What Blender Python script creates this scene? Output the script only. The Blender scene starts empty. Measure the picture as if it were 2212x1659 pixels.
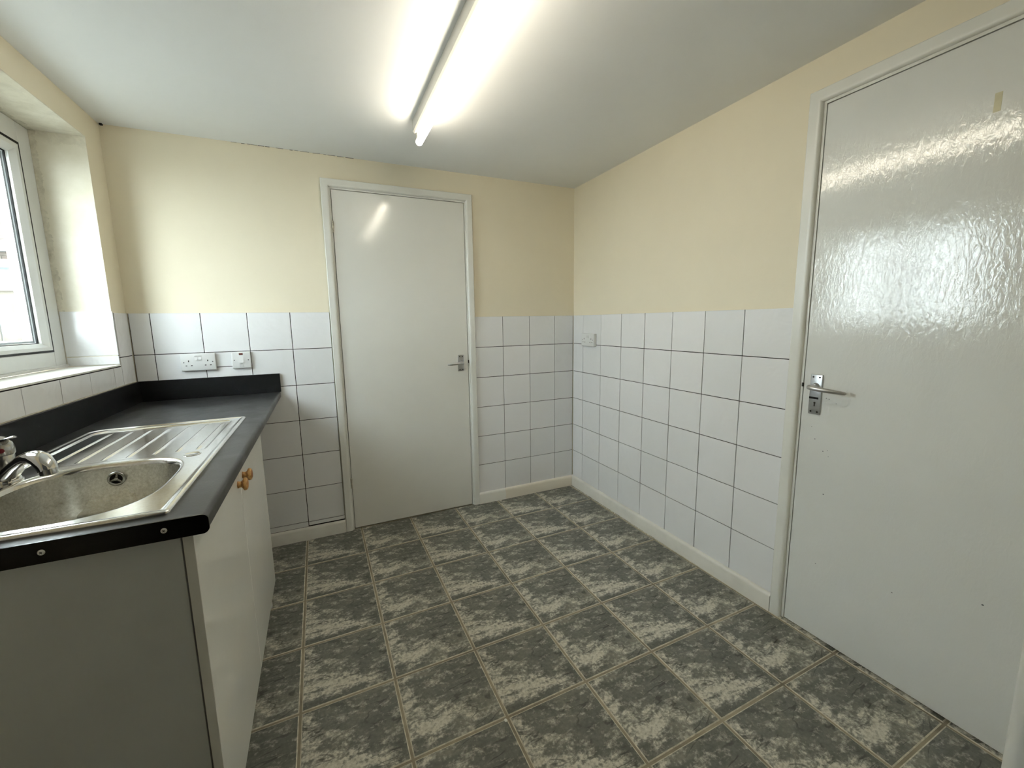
import bpy, bmesh, math, random
from mathutils import Vector, Matrix

random.seed(7)
scene = bpy.context.scene
COL = scene.collection

# ------------------------------------------------------------------ camera
W_PX, H_PX = 2212, 1659
F_PX, CX, CY = 887.1278, 1096.9783, 820.5214
CAM = Vector((-1.677, -2.5571, 1.2519))
AX_R = Vector((0.9114036, -0.41117624, -0.01666084))
AX_D = Vector((-0.0731642, -0.12206654, -0.98982158))
AX_F = Vector((0.40495738, 0.90334593, -0.14133526))
cd = bpy.data.cameras.new('camera')
cam = bpy.data.objects.new('camera', cd)
COL.objects.link(cam)
cd.sensor_fit = 'HORIZONTAL'
cd.sensor_width = 36.0
cd.lens = F_PX / W_PX * 36.0
cd.shift_x = -(CX - W_PX / 2) / W_PX
cd.shift_y = (CY - H_PX / 2) / W_PX
cd.clip_start = 0.01
cd.clip_end = 200
cam.matrix_world = Matrix(((AX_R.x, -AX_D.x, -AX_F.x, CAM.x),
                           (AX_R.y, -AX_D.y, -AX_F.y, CAM.y),
                           (AX_R.z, -AX_D.z, -AX_F.z, CAM.z),
                           (0, 0, 0, 1)))
scene.camera = cam

# ------------------------------------------------------------------ world, exposure
SKY = 3.8
w = bpy.data.worlds.new('overcast_sky')
scene.world = w
w.use_nodes = True
wn = w.node_tree.nodes
bgn = wn['Background']
bgn.inputs[0].default_value = (0.89, 0.935, 1.0, 1)
bgn.inputs[1].default_value = SKY
scene.view_settings.view_transform = 'Standard'
scene.view_settings.look = 'None'
scene.view_settings.gamma = 1
scene.view_settings.use_curve_mapping = False
scene.view_settings.exposure = 2.4
TUBE = 5.0

# ------------------------------------------------------------------ materials
def lin(c):
    return tuple(((v / 255) / 12.92 if v / 255 <= 0.04045 else ((v / 255 + 0.055) / 1.055) ** 2.4) for v in c)

def rgba(c):
    return (*lin(c), 1)

MATS = {}
def newmat(name):
    m = bpy.data.materials.new(name)
    m.use_nodes = True
    MATS[name] = m
    return m, m.node_tree.nodes, m.node_tree.links, m.node_tree.nodes['Principled BSDF']

def coords(N, L, scale=1.0, obj=True):
    tc = N.new('ShaderNodeTexCoord')
    mp = N.new('ShaderNodeMapping')
    L.new(tc.outputs['Object' if obj else 'Generated'], mp.inputs[0])
    mp.inputs['Scale'].default_value = (scale, scale, scale) if not isinstance(scale, tuple) else scale
    return mp

def noise(N, L, vec, sc, det=3, rough=0.55, dist=0.0):
    n = N.new('ShaderNodeTexNoise')
    n.inputs['Scale'].default_value = sc
    n.inputs['Detail'].default_value = det
    n.inputs['Roughness'].default_value = rough
    n.inputs['Distortion'].default_value = dist
    L.new(vec, n.inputs['Vector'])
    return n

def ramp(N, L, fac, stops):
    r = N.new('ShaderNodeValToRGB')
    e = r.color_ramp.elements
    while len(e) < len(stops):
        e.new(0.5)
    for el, (p, c) in zip(e, stops):
        el.position = p
        el.color = c if len(c) == 4 else (*c, 1)
    L.new(fac, r.inputs[0])
    return r

def mixc(N, L, fac, a, b, mode='MIX'):
    m = N.new('ShaderNodeMix')
    m.data_type = 'RGBA'
    m.blend_type = mode
    for sock, v in ((m.inputs[0], fac), (m.inputs[6], a), (m.inputs[7], b)):
        if hasattr(v, 'is_output') or hasattr(v, 'links'):
            L.new(v, sock)
        else:
            sock.default_value = v
    return m.outputs[2]

def math_(N, L, op, a, b=None, clamp=False):
    m = N.new('ShaderNodeMath')
    m.operation = op
    m.use_clamp = clamp
    for sock, v in ((m.inputs[0], a), (m.inputs[1], b)):
        if v is None:
            continue
        if hasattr(v, 'links'):
            L.new(v, sock)
        else:
            sock.default_value = v
    return m.outputs[0]

def bump(N, L, height, strength, dist, bsdf):
    b = N.new('ShaderNodeBump')
    b.inputs['Strength'].default_value = strength
    b.inputs['Distance'].default_value = dist
    L.new(height, b.inputs['Height'])
    L.new(b.outputs[0], bsdf.inputs['Normal'])
    return b

def paint(name, c, rough=0.5, mott=0.06, sc=3.0, bsc=0, bst=0.0, bd=0.001, metal=0.0, dark=None, spec=0.5):
    m, N, L, B = newmat(name)
    mp = coords(N, L)
    n = noise(N, L, mp.outputs[0], sc, 4, 0.6)
    d = dark or tuple(v * (1 - mott) for v in c)
    r = ramp(N, L, n.outputs[0], [(0.3, rgba(d)), (0.7, rgba(c))])
    L.new(r.outputs[0], B.inputs['Base Color'])
    B.inputs['Roughness'].default_value = rough
    B.inputs['Metallic'].default_value = metal
    B.inputs['Specular IOR Level'].default_value = spec
    if bst:
        b = noise(N, L, mp.outputs[0], bsc, 4, 0.6)
        bump(N, L, b.outputs[0], bst, bd, B)
    return m

CREAM = (238, 229, 206)
paint('cream_wall', CREAM, 0.75, 0.02, 2.0, 120, 0.25, 0.001)
paint('ceiling_white', (243, 245, 246), 0.85, 0.02, 1.5, 90, 0.2, 0.001)
paint('trim_white', (232, 232, 226), 0.28, 0.03, 6, 60, 0.12, 0.001)
paint('baseboard_white', (236, 234, 226), 0.35, 0.05, 9, 60, 0.12, 0.001)
paint('upvc', (226, 228, 226), 0.3, 0.04, 5)
paint('gasket', (22, 22, 26), 0.6)
paint('grout_dark', (24, 23, 22), 0.9, 0.3, 30)
paint('sill_paint', (238, 237, 230), 0.45, 0.05, 14, 40, 0.2, 0.001)
paint('cabinet_white', (222, 226, 225), 0.35, 0.03, 2.5)
paint('cabinet_gloss', (242, 242, 236), 0.04, 0.02, 3)
paint('dull_grey', (120, 122, 124), 0.6)
paint('socket_white', (228, 229, 228), 0.3, 0.02, 10)
paint('dark_hole', (38, 36, 34), 0.7)
paint('neon_red', (96, 36, 22), 0.35)
paint('alu', (190, 192, 194), 0.34, 0.08, 40, metal=0.9)
paint('alu_satin', (200, 200, 200), 0.28, 0.06, 20, metal=0.95)
paint('tape_black', (8, 8, 9), 0.8)
paint('hinge_paint', (214, 208, 190), 0.4, 0.15, 60)
paint('batten_white', (186, 186, 180), 0.4, 0.03, 4)
paint('endcap_white', (230, 226, 210), 0.4)
paint('added_hall_white', (226, 228, 232), 0.8)  # walls of the added hall, neutral so bounced light isn't tinted
paint('added_hall_carpet', (120, 115, 105), 0.95, 0.2, 40)
paint('screw_white', (232, 232, 228), 0.4)
paint('plinth_white', (214, 214, 208), 0.5)
paint('black_edging', (7, 8, 10), 0.25, 0.2, 40, spec=0.25)
paint('flake_white', (240, 240, 236), 0.6)
paint('concrete', (150, 150, 145), 0.9, 0.2, 3)
paint('fence_wood', (108, 102, 94), 0.9, 0.18, 12)
paint('shed_sheet', (132, 146, 152), 0.5, 0.08, 4)
paint('fascia_white', (206, 210, 214), 0.5)
paint('house_brick', (84, 70, 62), 0.9, 0.2, 10)
paint('render_white', (196, 198, 200), 0.9, 0.04, 3)
paint('roof_tile', (96, 86, 80), 0.85, 0.25, 10)
paint('gutter_grey', (130, 134, 140), 0.5)

# cream with mould and damp marks for the window recess
m, N, L, B = newmat('recess_plaster')
mp = coords(N, L)
n1 = noise(N, L, mp.outputs[0], 5, 5, 0.65)
sep = N.new('ShaderNodeSeparateXYZ'); L.new(mp.outputs[0], sep.inputs[0])
nm = noise(N, L, mp.outputs[0], 22, 5, 0.7, 0.5)
near = math_(N, L, 'LESS_THAN', sep.outputs[0], math_(N, L, 'ADD', -2.700, math_(N, L, 'MULTIPLY', nm.outputs[0], 0.045)))   # mould spots where plaster meets frame
st = math_(N, L, 'MULTIPLY', near, math_(N, L, 'MULTIPLY', math_(N, L, 'SUBTRACT', nm.outputs[0], 0.40), 3.0, True), True)
r1 = ramp(N, L, n1.outputs[0], [(0.25, rgba((224, 217, 196))), (0.65, rgba((240, 235, 220)))])
n7 = noise(N, L, mp.outputs[0], 13, 6, 0.7, 0.6)
tp = math_(N, L, 'GREATER_THAN', sep.outputs[2], math_(N, L, 'ADD', 1.94, math_(N, L, 'MULTIPLY', n7.outputs[0], 0.12)))
tp = math_(N, L, 'MULTIPLY', tp, math_(N, L, 'MULTIPLY', math_(N, L, 'SUBTRACT', n7.outputs[0], 0.42), 3.0, True), True)
c1 = mixc(N, L, math_(N, L, 'MULTIPLY', st, 0.45, True), r1.outputs[0], rgba((120, 110, 82)))
c1 = mixc(N, L, math_(N, L, 'MULTIPLY', tp, 0.3), c1, rgba((140, 128, 98)))
L.new(c1, B.inputs['Base Color'])
B.inputs['Roughness'].default_value = 0.8
nb = noise(N, L, mp.outputs[0], 60, 3)
bump(N, L, nb.outputs[0], 0.25, 0.001, B)

# glazed wall tile: white, softly rippled surface
m, N, L, B = newmat('wall_tile_glaze')
geo = N.new('ShaderNodeNewGeometry')
oi = N.new('ShaderNodeObjectInfo')
n1 = noise(N, L, geo.outputs['Position'], 11, 2, 0.5, 0.6)
r1 = ramp(N, L, oi.outputs['Random'], [(0.0, rgba((232, 233, 234))), (1.0, rgba((238, 238, 239)))])
L.new(r1.outputs[0], B.inputs['Base Color'])
B.inputs['Roughness'].default_value = 0.13
B.inputs['Specular IOR Level'].default_value = 0.45
bump(N, L, n1.outputs[0], 0.6, 0.006, B)

# gloss door paint with brush marks
def gloss_paint(name, c, rough, st, vs):
    m, N, L, B = newmat(name)
    geo = N.new('ShaderNodeNewGeometry')
    mp = N.new('ShaderNodeMapping'); L.new(geo.outputs['Position'], mp.inputs[0])
    mp.inputs['Scale'].default_value = vs
    n1 = noise(N, L, mp.outputs[0], 42, 3, 0.6, 0.5)
    n2 = noise(N, L, geo.outputs['Position'], 2.0, 3)
    r1 = ramp(N, L, n2.outputs[0], [(0.3, rgba(tuple(v * 0.975 for v in c))), (0.7, rgba(c))])
    L.new(r1.outputs[0], B.inputs['Base Color'])
    B.inputs['Roughness'].default_value = rough
    bump(N, L, n1.outputs[0], st, 0.0016, B)
    B.inputs['Specular IOR Level'].default_value = 0.7
gloss_paint('door_gloss', (228, 229, 226), 0.10, 0.42, (1.0, 2.0, 0.8))
gloss_paint('door_satin', (231, 230, 224), 0.14, 0.10, (1, 1, 1))

# sheet-vinyl floor printed as slate tiles, two prints
def vinyl(name, ox, oy):
    m, N, L, B = newmat(name)
    tc = N.new('ShaderNodeTexCoord')
    off = N.new('ShaderNodeVectorMath'); off.operation = 'ADD'
    L.new(tc.outputs['Object'], off.inputs[0]); off.inputs[1].default_value = (ox, oy, 0)
    sep = N.new('ShaderNodeSeparateXYZ'); L.new(tc.outputs['Object'], sep.inputs[0])
    X, Y = sep.outputs[0], sep.outputs[1]
    def blob(cx, cy, sx, sy):
        a = math_(N, L, 'DIVIDE', math_(N, L, 'SUBTRACT', X, cx), sx)
        b = math_(N, L, 'DIVIDE', math_(N, L, 'SUBTRACT', Y, cy), sy)
        s = math_(N, L, 'ADD', math_(N, L, 'MULTIPLY', a, a), math_(N, L, 'MULTIPLY', b, b))
        return math_(N, L, 'POWER', 2.718, math_(N, L, 'MULTIPLY', s, -1.0))
    reg = math_(N, L, 'ADD', blob(-0.05, -0.075, 0.085, 0.05), math_(N, L, 'MULTIPLY', blob(-0.125, 0.03, 0.04, 0.10), 0.75))
    reg = math_(N, L, 'ADD', reg, math_(N, L, 'MULTIPLY', blob(0.06, -0.10, 0.05, 0.03), 0.6))
    mp = N.new('ShaderNodeMapping'); L.new(off.outputs[0], mp.inputs[0])
    mp.inputs['Rotation'].default_value = (0, 0, 0.5); mp.inputs['Scale'].default_value = (1.0, 1.9, 1)
    n1 = noise(N, L, mp.outputs[0], 17, 9, 0.68, 0.5)
    n2 = noise(N, L, mp.outputs[0], 5.5, 6, 0.6, 0.8)
    n3 = noise(N, L, off.outputs[0], 85, 4, 0.7)
    base = ramp(N, L, n2.outputs[0], [(0.30, rgba((88, 90, 83))), (0.50, rgba((112, 113, 105))), (0.70, rgba((138, 137, 125)))])
    grain = ramp(N, L, n3.outputs[0], [(0.30, (0.72,) * 3), (0.65, (1.12,) * 3)])
    based = mixc(N, L, 1.0, base.outputs[0], grain.outputs[0], 'MULTIPLY')
    mask = math_(N, L, 'ADD', math_(N, L, 'MULTIPLY', reg, 0.21), n1.outputs[0])
    mask = math_(N, L, 'ADD', mask, math_(N, L, 'MULTIPLY', math_(N, L, 'SUBTRACT', n3.outputs[0], 0.5), 0.34))
    rm = ramp(N, L, mask, [(0.53, (0, 0, 0)), (0.62, (0.38,) * 3), (0.70, (0.97,) * 3)])
    cream = ramp(N, L, n3.outputs[0], [(0.3, rgba((168, 163, 147))), (0.6, rgba((216, 212, 198)))])
    c = mixc(N, L, rm.outputs[0], based, cream.outputs[0])
    # dark riven creases
    mp2 = N.new('ShaderNodeMapping'); L.new(off.outputs[0], mp2.inputs[0])
    mp2.inputs['Rotation'].default_value = (0, 0, -0.6); mp2.inputs['Scale'].default_value = (1.0, 2.6, 1)
    n4 = noise(N, L, mp2.outputs[0], 5.0, 3, 0.5, 0.9)
    ridge = math_(N, L, 'ABSOLUTE', math_(N, L, 'SUBTRACT', n4.outputs[0], 0.5))
    n5 = noise(N, L, off.outputs[0], 9.0, 2)
    crs = ramp(N, L, ridge, [(0.0, (1, 1, 1)), (0.012, (1, 1, 1)), (0.026, (0, 0, 0))])
    cm = ramp(N, L, n5.outputs[0], [(0.52, (0, 0, 0)), (0.57, (1, 1, 1))])
    cfac = math_(N, L, 'MULTIPLY', math_(N, L, 'MULTIPLY', crs.outputs[0], cm.outputs[0]), 0.62)
    c = mixc(N, L, cfac, c, rgba((48, 49, 45)))
    L.new(c, B.inputs['Base Color'])
    B.inputs['Roughness'].default_value = 0.42
    h = math_(N, L, 'SUBTRACT', math_(N, L, 'MULTIPLY', n1.outputs[0], 0.5), cfac)
    bump(N, L, h, 0.5, 0.0015, B)
vinyl('vinyl_slate_a', 3.1, 7.7)
vinyl('vinyl_slate_b', 11.9, 2.3)
paint('vinyl_edge', (218, 211, 190), 0.5, 0.22, 60)
paint('vinyl_grout', (168, 157, 133), 0.6, 0.32, 7)

# black laminate worktop, faintly dusty
m, N, L, B = newmat('worktop_laminate')
mp = coords(N, L)
n1 = noise(N, L, mp.outputs[0], 7, 6, 0.7, 0.4)
n2 = noise(N, L, mp.outputs[0], 220, 2)
r1 = ramp(N, L, n1.outputs[0], [(0.4, rgba((34, 35, 38))), (0.75, rgba((62, 62, 62)))])
L.new(r1.outputs[0], B.inputs['Base Color'])
rr = ramp(N, L, n1.outputs[0], [(0.3, (0.30,) * 3), (0.7, (0.46,) * 3)])
L.new(rr.outputs[0], B.inputs['Roughness'])
bump(N, L, n2.outputs[0], 0.3, 0.0006, B)

m, N, L, B = newmat('upstand_laminate')
mp = coords(N, L)
n1 = noise(N, L, mp.outputs[0], 18, 6, 0.8, 1.0)
r1 = ramp(N, L, n1.outputs[0], [(0.5, rgba((14, 15, 18))), (0.66, rgba((24, 25, 28))), (0.72, rgba((60, 60, 60)))])
L.new(r1.outputs[0], B.inputs['Base Color'])
B.inputs['Roughness'].default_value = 0.5
B.inputs['Specular IOR Level'].default_value = 0.3

# steel
def steel(name, c, rough, lime):
    m, N, L, B = newmat(name)
    mp = coords(N, L)
    n1 = noise(N, L, mp.outputs[0], 6, 3, 0.6, 0.3)
    n2 = noise(N, L, mp.outputs[0], 160, 5, 0.75)
    mx = math_(N, L, 'MULTIPLY', n1.outputs[0], n2.outputs[0])
    r1 = ramp(N, L, mx, [(0.12, rgba(tuple(v * (1 - lime) for v in (c[0], c[1] * 0.985, c[2] * 0.94)))), (0.36, rgba(c))])
    L.new(r1.outputs[0], B.inputs['Base Color'])
    B.inputs['Metallic'].default_value = 1.0
    rr = ramp(N, L, n1.outputs[0], [(0.3, (rough,) * 3), (0.7, (rough + 0.14,) * 3)])
    L.new(rr.outputs[0], B.inputs['Roughness'])
    bump(N, L, n2.outputs[0], 0.08, 0.001, B)
steel('steel_top', (234, 234, 233), 0.06, 0.08)
steel('steel_bowl', (236, 234, 228), 0.24, 0.24)
paint('chrome', (225, 225, 225), 0.07, 0.03, 30, metal=1.0)
paint('chrome_dull', (190, 190, 186), 0.22, 0.15, 60, metal=1.0)
paint('tap_dot_red', (110, 22, 30), 0.4)

# turned pine
m, N, L, B = newmat('pine_knob')
mp = coords(N, L, (1, 1, 5))
wv = N.new('ShaderNodeTexWave'); wv.inputs['Scale'].default_value = 22; wv.inputs['Distortion'].default_value = 3
L.new(mp.outputs[0], wv.inputs[0])
r1 = ramp(N, L, wv.outputs[0], [(0.2, rgba((176, 122, 62))), (0.8, rgba((214, 168, 104)))])
L.new(r1.outputs[0], B.inputs['Base Color'])
B.inputs['Roughness'].default_value = 0.4

# window glass: clear pane with surface reflection
m, N, L, B = newmat('window_glass')
N.remove(B)
out = N['Material Output']
tr = N.new('ShaderNodeBsdfTransparent'); tr.inputs[0].default_value = (0.95, 0.97, 0.96, 1)
gl = N.new('ShaderNodeBsdfGlossy'); gl.inputs['Roughness'].default_value = 0.02
lw_ = N.new('ShaderNodeLayerWeight'); lw_.inputs[0].default_value = 0.5
f5 = math_(N, L, 'ADD', math_(N, L, 'MULTIPLY', math_(N, L, 'POWER', lw_.outputs['Facing'], 5.0), 0.9), 0.04, True)
mx = N.new('ShaderNodeMixShader')
L.new(f5, mx.inputs[0]); L.new(tr.outputs[0], mx.inputs[1]); L.new(gl.outputs[0], mx.inputs[2])
L.new(mx.outputs[0], out.inputs[0])

def emit(name, c, s):
    m, N, L, B = newmat(name)
    B.inputs['Base Color'].default_value = (*c, 1)
    B.inputs['Emission Color'].default_value = (*c, 1)
    B.inputs['Emission Strength'].default_value = s
    return m
emit('tube_glow', (1.0, 0.91, 0.74), TUBE)

# back baseboard: repainted white near the door, older cream beyond
m, N, L, B = newmat('baseboard_two_tone')
geo = N.new('ShaderNodeNewGeometry')
sep = N.new('ShaderNodeSeparateXYZ'); L.new(geo.outputs['Position'], sep.inputs[0])
n1 = noise(N, L, geo.outputs['Position'], 25, 3)
f = math_(N, L, 'ADD', sep.outputs[0], math_(N, L, 'MULTIPLY', n1.outputs[0], 0.03))
g = math_(N, L, 'GREATER_THAN', f, -0.555)
c = mixc(N, L, g, rgba((236, 234, 226)), rgba((234, 226, 210)))
L.new(c, B.inputs['Base Color']); B.inputs['Roughness'].default_value = 0.35

# ------------------------------------------------------------------ mesh helpers
def finish(name, bm, mat, parent=None, smooth=False, mats=None):
    bmesh.ops.recalc_face_normals(bm, faces=bm.faces[:])
    me = bpy.data.meshes.new(name)
    bm.to_mesh(me); bm.free()
    for mm in (mats or [mat]):
        me.materials.append(MATS[mm])
    if smooth:
        for p in me.polygons:
            p.use_smooth = True
    o = bpy.data.objects.new(name, me)
    COL.objects.link(o)
    if parent:
        o.parent = parent
    return o

def tag(o, label=None, cat=None, group=None, kind=None):
    if label: o['label'] = label
    if cat: o['category'] = cat
    if group: o['group'] = group
    if kind: o['kind'] = kind
    return o

def empty(name, loc=(0, 0, 0), rz=0.0):
    o = bpy.data.objects.new(name, None)
    o.empty_display_size = 0.05
    o.location = loc
    o.rotation_euler = (0, 0, rz)
    COL.objects.link(o)
    return o

def add_box(bm, x0, x1, y0, y1, z0, z1, bevel=0.0, seg=2):
    x0, x1 = min(x0, x1), max(x0, x1); y0, y1 = min(y0, y1), max(y0, y1); z0, z1 = min(z0, z1), max(z0, z1)
    b2 = bmesh.new()
    vs = [b2.verts.new(p) for p in ((x0, y0, z0), (x1, y0, z0), (x1, y1, z0), (x0, y1, z0), (x0, y0, z1), (x1, y0, z1), (x1, y1, z1), (x0, y1, z1))]
    for f in ((3, 2, 1, 0), (4, 5, 6, 7), (0, 1, 5, 4), (1, 2, 6, 5), (2, 3, 7, 6), (3, 0, 4, 7)):
        b2.faces.new([vs[i] for i in f])
    if bevel:
        bmesh.ops.bevel(b2, geom=b2.edges[:], offset=bevel, segments=seg, profile=0.5, affect='EDGES')
    merge(bm, b2)

def merge(bm, b2):
    me = bpy.data.meshes.new('tmp'); b2.to_mesh(me); b2.free()
    bm.from_mesh(me); bpy.data.meshes.remove(me)

def box(name, mat, ext, parent=None, bevel=0.0, seg=2, smooth=False):
    bm = bmesh.new(); add_box(bm, *ext, bevel=bevel, seg=seg)
    return finish(name, bm, mat, parent, smooth)

def boxes(name, mat, exts, parent=None, bevel=0.0):
    bm = bmesh.new()
    for e in exts:
        add_box(bm, *e, bevel=bevel)
    return finish(name, bm, mat, parent)

def frame_from(d, up=Vector((0, 0, 1))):
    d = d.normalized()
    if abs(d.dot(up)) > 0.98:
        up = Vector((1, 0, 0))
    a = d.cross(up).normalized(); b = a.cross(d).normalized()
    return a, b

def add_tube(bm, pts, radii, n=16, cap=True, flat=(1, 1)):
    pts = [Vector(p) for p in pts]
    rings = []
    a = None
    for i, p in enumerate(pts):
        d = (pts[min(i + 1, len(pts) - 1)] - pts[max(i - 1, 0)])
        a_, b_ = frame_from(d)
        r = radii[i] if isinstance(radii, (list, tuple)) else radii
        rings.append([bm.verts.new(p + a_ * (r * flat[0] * math.cos(t)) + b_ * (r * flat[1] * math.sin(t))) for t in (2 * math.pi * k / n for k in range(n))])
    for r0, r1 in zip(rings, rings[1:]):
        for k in range(n):
            bm.faces.new((r0[k], r0[(k + 1) % n], r1[(k + 1) % n], r1[k]))
    if cap:
        bm.faces.new(rings[0][::-1]); bm.faces.new(rings[-1])

def add_lathe(bm, origin, axis, prof, n=28):
    """prof: (radius, height along axis)"""
    o = Vector(origin); ax = Vector(axis).normalized()
    a, b = frame_from(ax)
    rings = []
    for r, h in prof:
        rings.append([bm.verts.new(o + ax * h + a * (max(r, 1e-5) * math.cos(t)) + b * (max(r, 1e-5) * math.sin(t))) for t in (2 * math.pi * k / n for k in range(n))])
    for r0, r1 in zip(rings, rings[1:]):
        for k in range(n):
            bm.faces.new((r0[k], r0[(k + 1) % n], r1[(k + 1) % n], r1[k]))
    bm.faces.new(rings[0][::-1]); bm.faces.new(rings[-1])

def add_prism(bm, poly, p0, u, v, wdir, depth):
    """poly in (u,v) extruded along wdir by depth"""
    p0, u, v, wd = Vector(p0), Vector(u), Vector(v), Vector(wdir)
    A = [bm.verts.new(p0 + u * a + v * b) for a, b in poly]
    Bv = [bm.verts.new(p0 + u * a + v * b + wd * depth) for a, b in poly]
    bm.faces.new(A); bm.faces.new(Bv[::-1])
    n = len(poly)
    for i in range(n):
        bm.faces.new((A[i], A[(i + 1) % n], Bv[(i + 1) % n], Bv[i]))

def smooth_by_angle(o, ang=0.6):
    me = o.data
    for p in me.polygons:
        p.use_smooth = True
    bm = bmesh.new(); bm.from_mesh(me)
    for e in bm.edges:
        e.smooth = not (len(e.link_faces) != 2 or e.calc_face_angle(0) > ang)
    bm.to_mesh(me); bm.free()
    return o

def link_copy(o, parent, loc):
    c = o.copy(); COL.objects.link(c); c.parent = parent; c.location = loc
    return c

# ------------------------------------------------------------------ room dimensions
XL = -2.517            # left wall, tile/plaster face
ZC = 2.161             # ceiling
YF = -2.488            # front wall face (camera stands in its doorway)
TT = 0.006             # wall tile thickness; the plaster lies behind
P = 0.202              # wall tile pitch
ZTR, ZTL = 1.2858, 1.3203
BD = (-1.575, -0.814, 1.984)      # back door leaf x0,x1,top
RD = (-1.600, -2.362, 1.987)      # right door leaf y0,y1,top
WY0, WY1, WZ0, WZ1 = -1.303, -0.143, 1.087, 2.0515   # window opening in the left wall
WXI = -2.695           # window frame inner face
WT = 0.30              # outer wall thickness

# floor ---------------------------------------------------------------------
floor = box('floor', 'vinyl_grout', (XL - 0.1, 0.13, YF - 0.14, 0.13, -0.06, 0.0))
tag(floor, 'grey slate-effect vinyl floor with tan grout lines', 'floor', kind='structure')

def offset_poly(poly, d):
    n = len(poly); out = []
    for i in range(n):
        p0, p1, p2 = Vector(poly[i - 1]), Vector(poly[i]), Vector(poly[(i + 1) % n])
        e1 = (p1 - p0).normalized(); e2 = (p2 - p1).normalized()
        n1 = Vector((-e1.y, e1.x)); n2 = Vector((-e2.y, e2.x))
        bis = n1 + n2
        out.append(tuple(p1 + bis * (d / max(0.2, bis.dot(n1)))))
    return out

def clip(poly, axis, val, keep_less):
    out = []
    n = len(poly)
    for i in range(n):
        a, b = poly[i], poly[(i + 1) % n]
        ia = (a[axis] <= val) == keep_less; ib = (b[axis] <= val) == keep_less
        if ia: out.append(a)
        if ia != ib:
            t = (val - a[axis]) / (b[axis] - a[axis])
            out.append((a[0] + t * (b[0] - a[0]), a[1] + t * (b[1] - a[1])))
    return out

def slab_mesh(name, poly, bev, z0, z1, mats):
    """flat piece: sides, bevelled rim (slot 1 when given), top"""
    bm = bmesh.new()
    inn = offset_poly(poly, bev)
    lo = [bm.verts.new((x, y, z0)) for x, y in poly]
    mid = [bm.verts.new((x, y, z1 - bev * 0.45)) for x, y in poly]
    top = [bm.verts.new((x, y, z1)) for x, y in inn]
    n = len(poly); em = 1 if len(mats) > 1 else 0
    for i in range(n):
        j = (i + 1) % n
        f = bm.faces.new((lo[i], lo[j], mid[j], mid[i])); f.material_index = em
        f = bm.faces.new((mid[i], mid[j], top[j], top[i])); f.material_index = em
    bm.faces.new(top); bm.faces.new(lo[::-1])
    bmesh.ops.recalc_face_normals(bm, faces=bm.faces[:])
    me = bpy.data.meshes.new(name)
    bm.to_mesh(me); bm.free()
    for mm in mats:
        me.materials.append(MATS[mm])
    return me

TH = 0.009
PX, PY = 0.3008, 0.3018
ex, ey = Vector((math.cos(TH), math.sin(TH))), Vector((-math.sin(TH), math.cos(TH)))
org = Vector((-0.9275, -1.1995))
HX, HY = PX / 2 - 0.0038, PY / 2 - 0.0038
full = [(-HX, -HY), (HX, -HY), (HX, HY), (-HX, HY)]
full_me = {k: slab_mesh('floor_tile', full, 0.0032, -0.001, 0.0018, ['vinyl_slate_' + k, 'vinyl_edge']) for k in 'ab'}
XLO, XHI, YLO, YHI = XL + 0.002, 0.03, YF - 0.12, 0.03
for i in range(-6, 4):
    for j in range(-6, 5):
        c = org + ex * ((i + 0.5) * PX) + ey * ((j + 0.5) * PY)
        k = 'ab'[(i + 2 * j) % 2 if (j % 3) else (i % 2)]
        wpoly = [tuple(c + ex * a + ey * b) for a, b in full]
        q = wpoly
        for ax, val, less in ((0, XHI, True), (0, XLO, False), (1, YHI, True), (1, YLO, False)):
            q = clip(q, ax, val, less) if q else q
        if len(q) < 3:
            continue
        xs = [a for a, b in q]; ys = [b for a, b in q]
        if max(xs) - min(xs) < 0.012 or max(ys) - min(ys) < 0.012:
            continue
        if q == wpoly:
            me = full_me[k]
        else:
            lp = [((Vector(a) - c).dot(ex), (Vector(a) - c).dot(ey)) for a in q]
            me = slab_mesh('floor_tile', lp, 0.0032, -0.001, 0.0018, ['vinyl_slate_' + k, 'vinyl_edge'])
        o = bpy.data.objects.new('floor_tile', me)
        COL.objects.link(o)
        o.parent = floor
        o.location = (c.x, c.y, 0); o.rotation_euler = (0, 0, TH)

# ceiling --------------------------------------------------------------------
ceil = box('ceiling', 'ceiling_white', (XL - 0.3, 0.12, YF - 0.1, 0.12, ZC, ZC + 0.1))
tag(ceil, 'flat white painted ceiling', 'ceiling', kind='structure')

bm = bmesh.new()
xk = -2.02
while xk < -1.45:
    ln = random.uniform(0.012, 0.05)
    add_box(bm, xk, xk + ln, 0.0045, 0.008, ZC - random.uniform(0.0006, 0.0022), ZC + 0.001)
    xk += ln + random.uniform(0.0, 0.03)
add_box(bm, XL + 0.0, XL + 0.010, -0.006, 0.008, ZC - 0.007, ZC + 0.001)
ck = finish('ceiling_crack', bm, 'tape_black', ceil)
tag(ck, 'broken dark hairline crack along the ceiling edge', kind='stuff')

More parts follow.
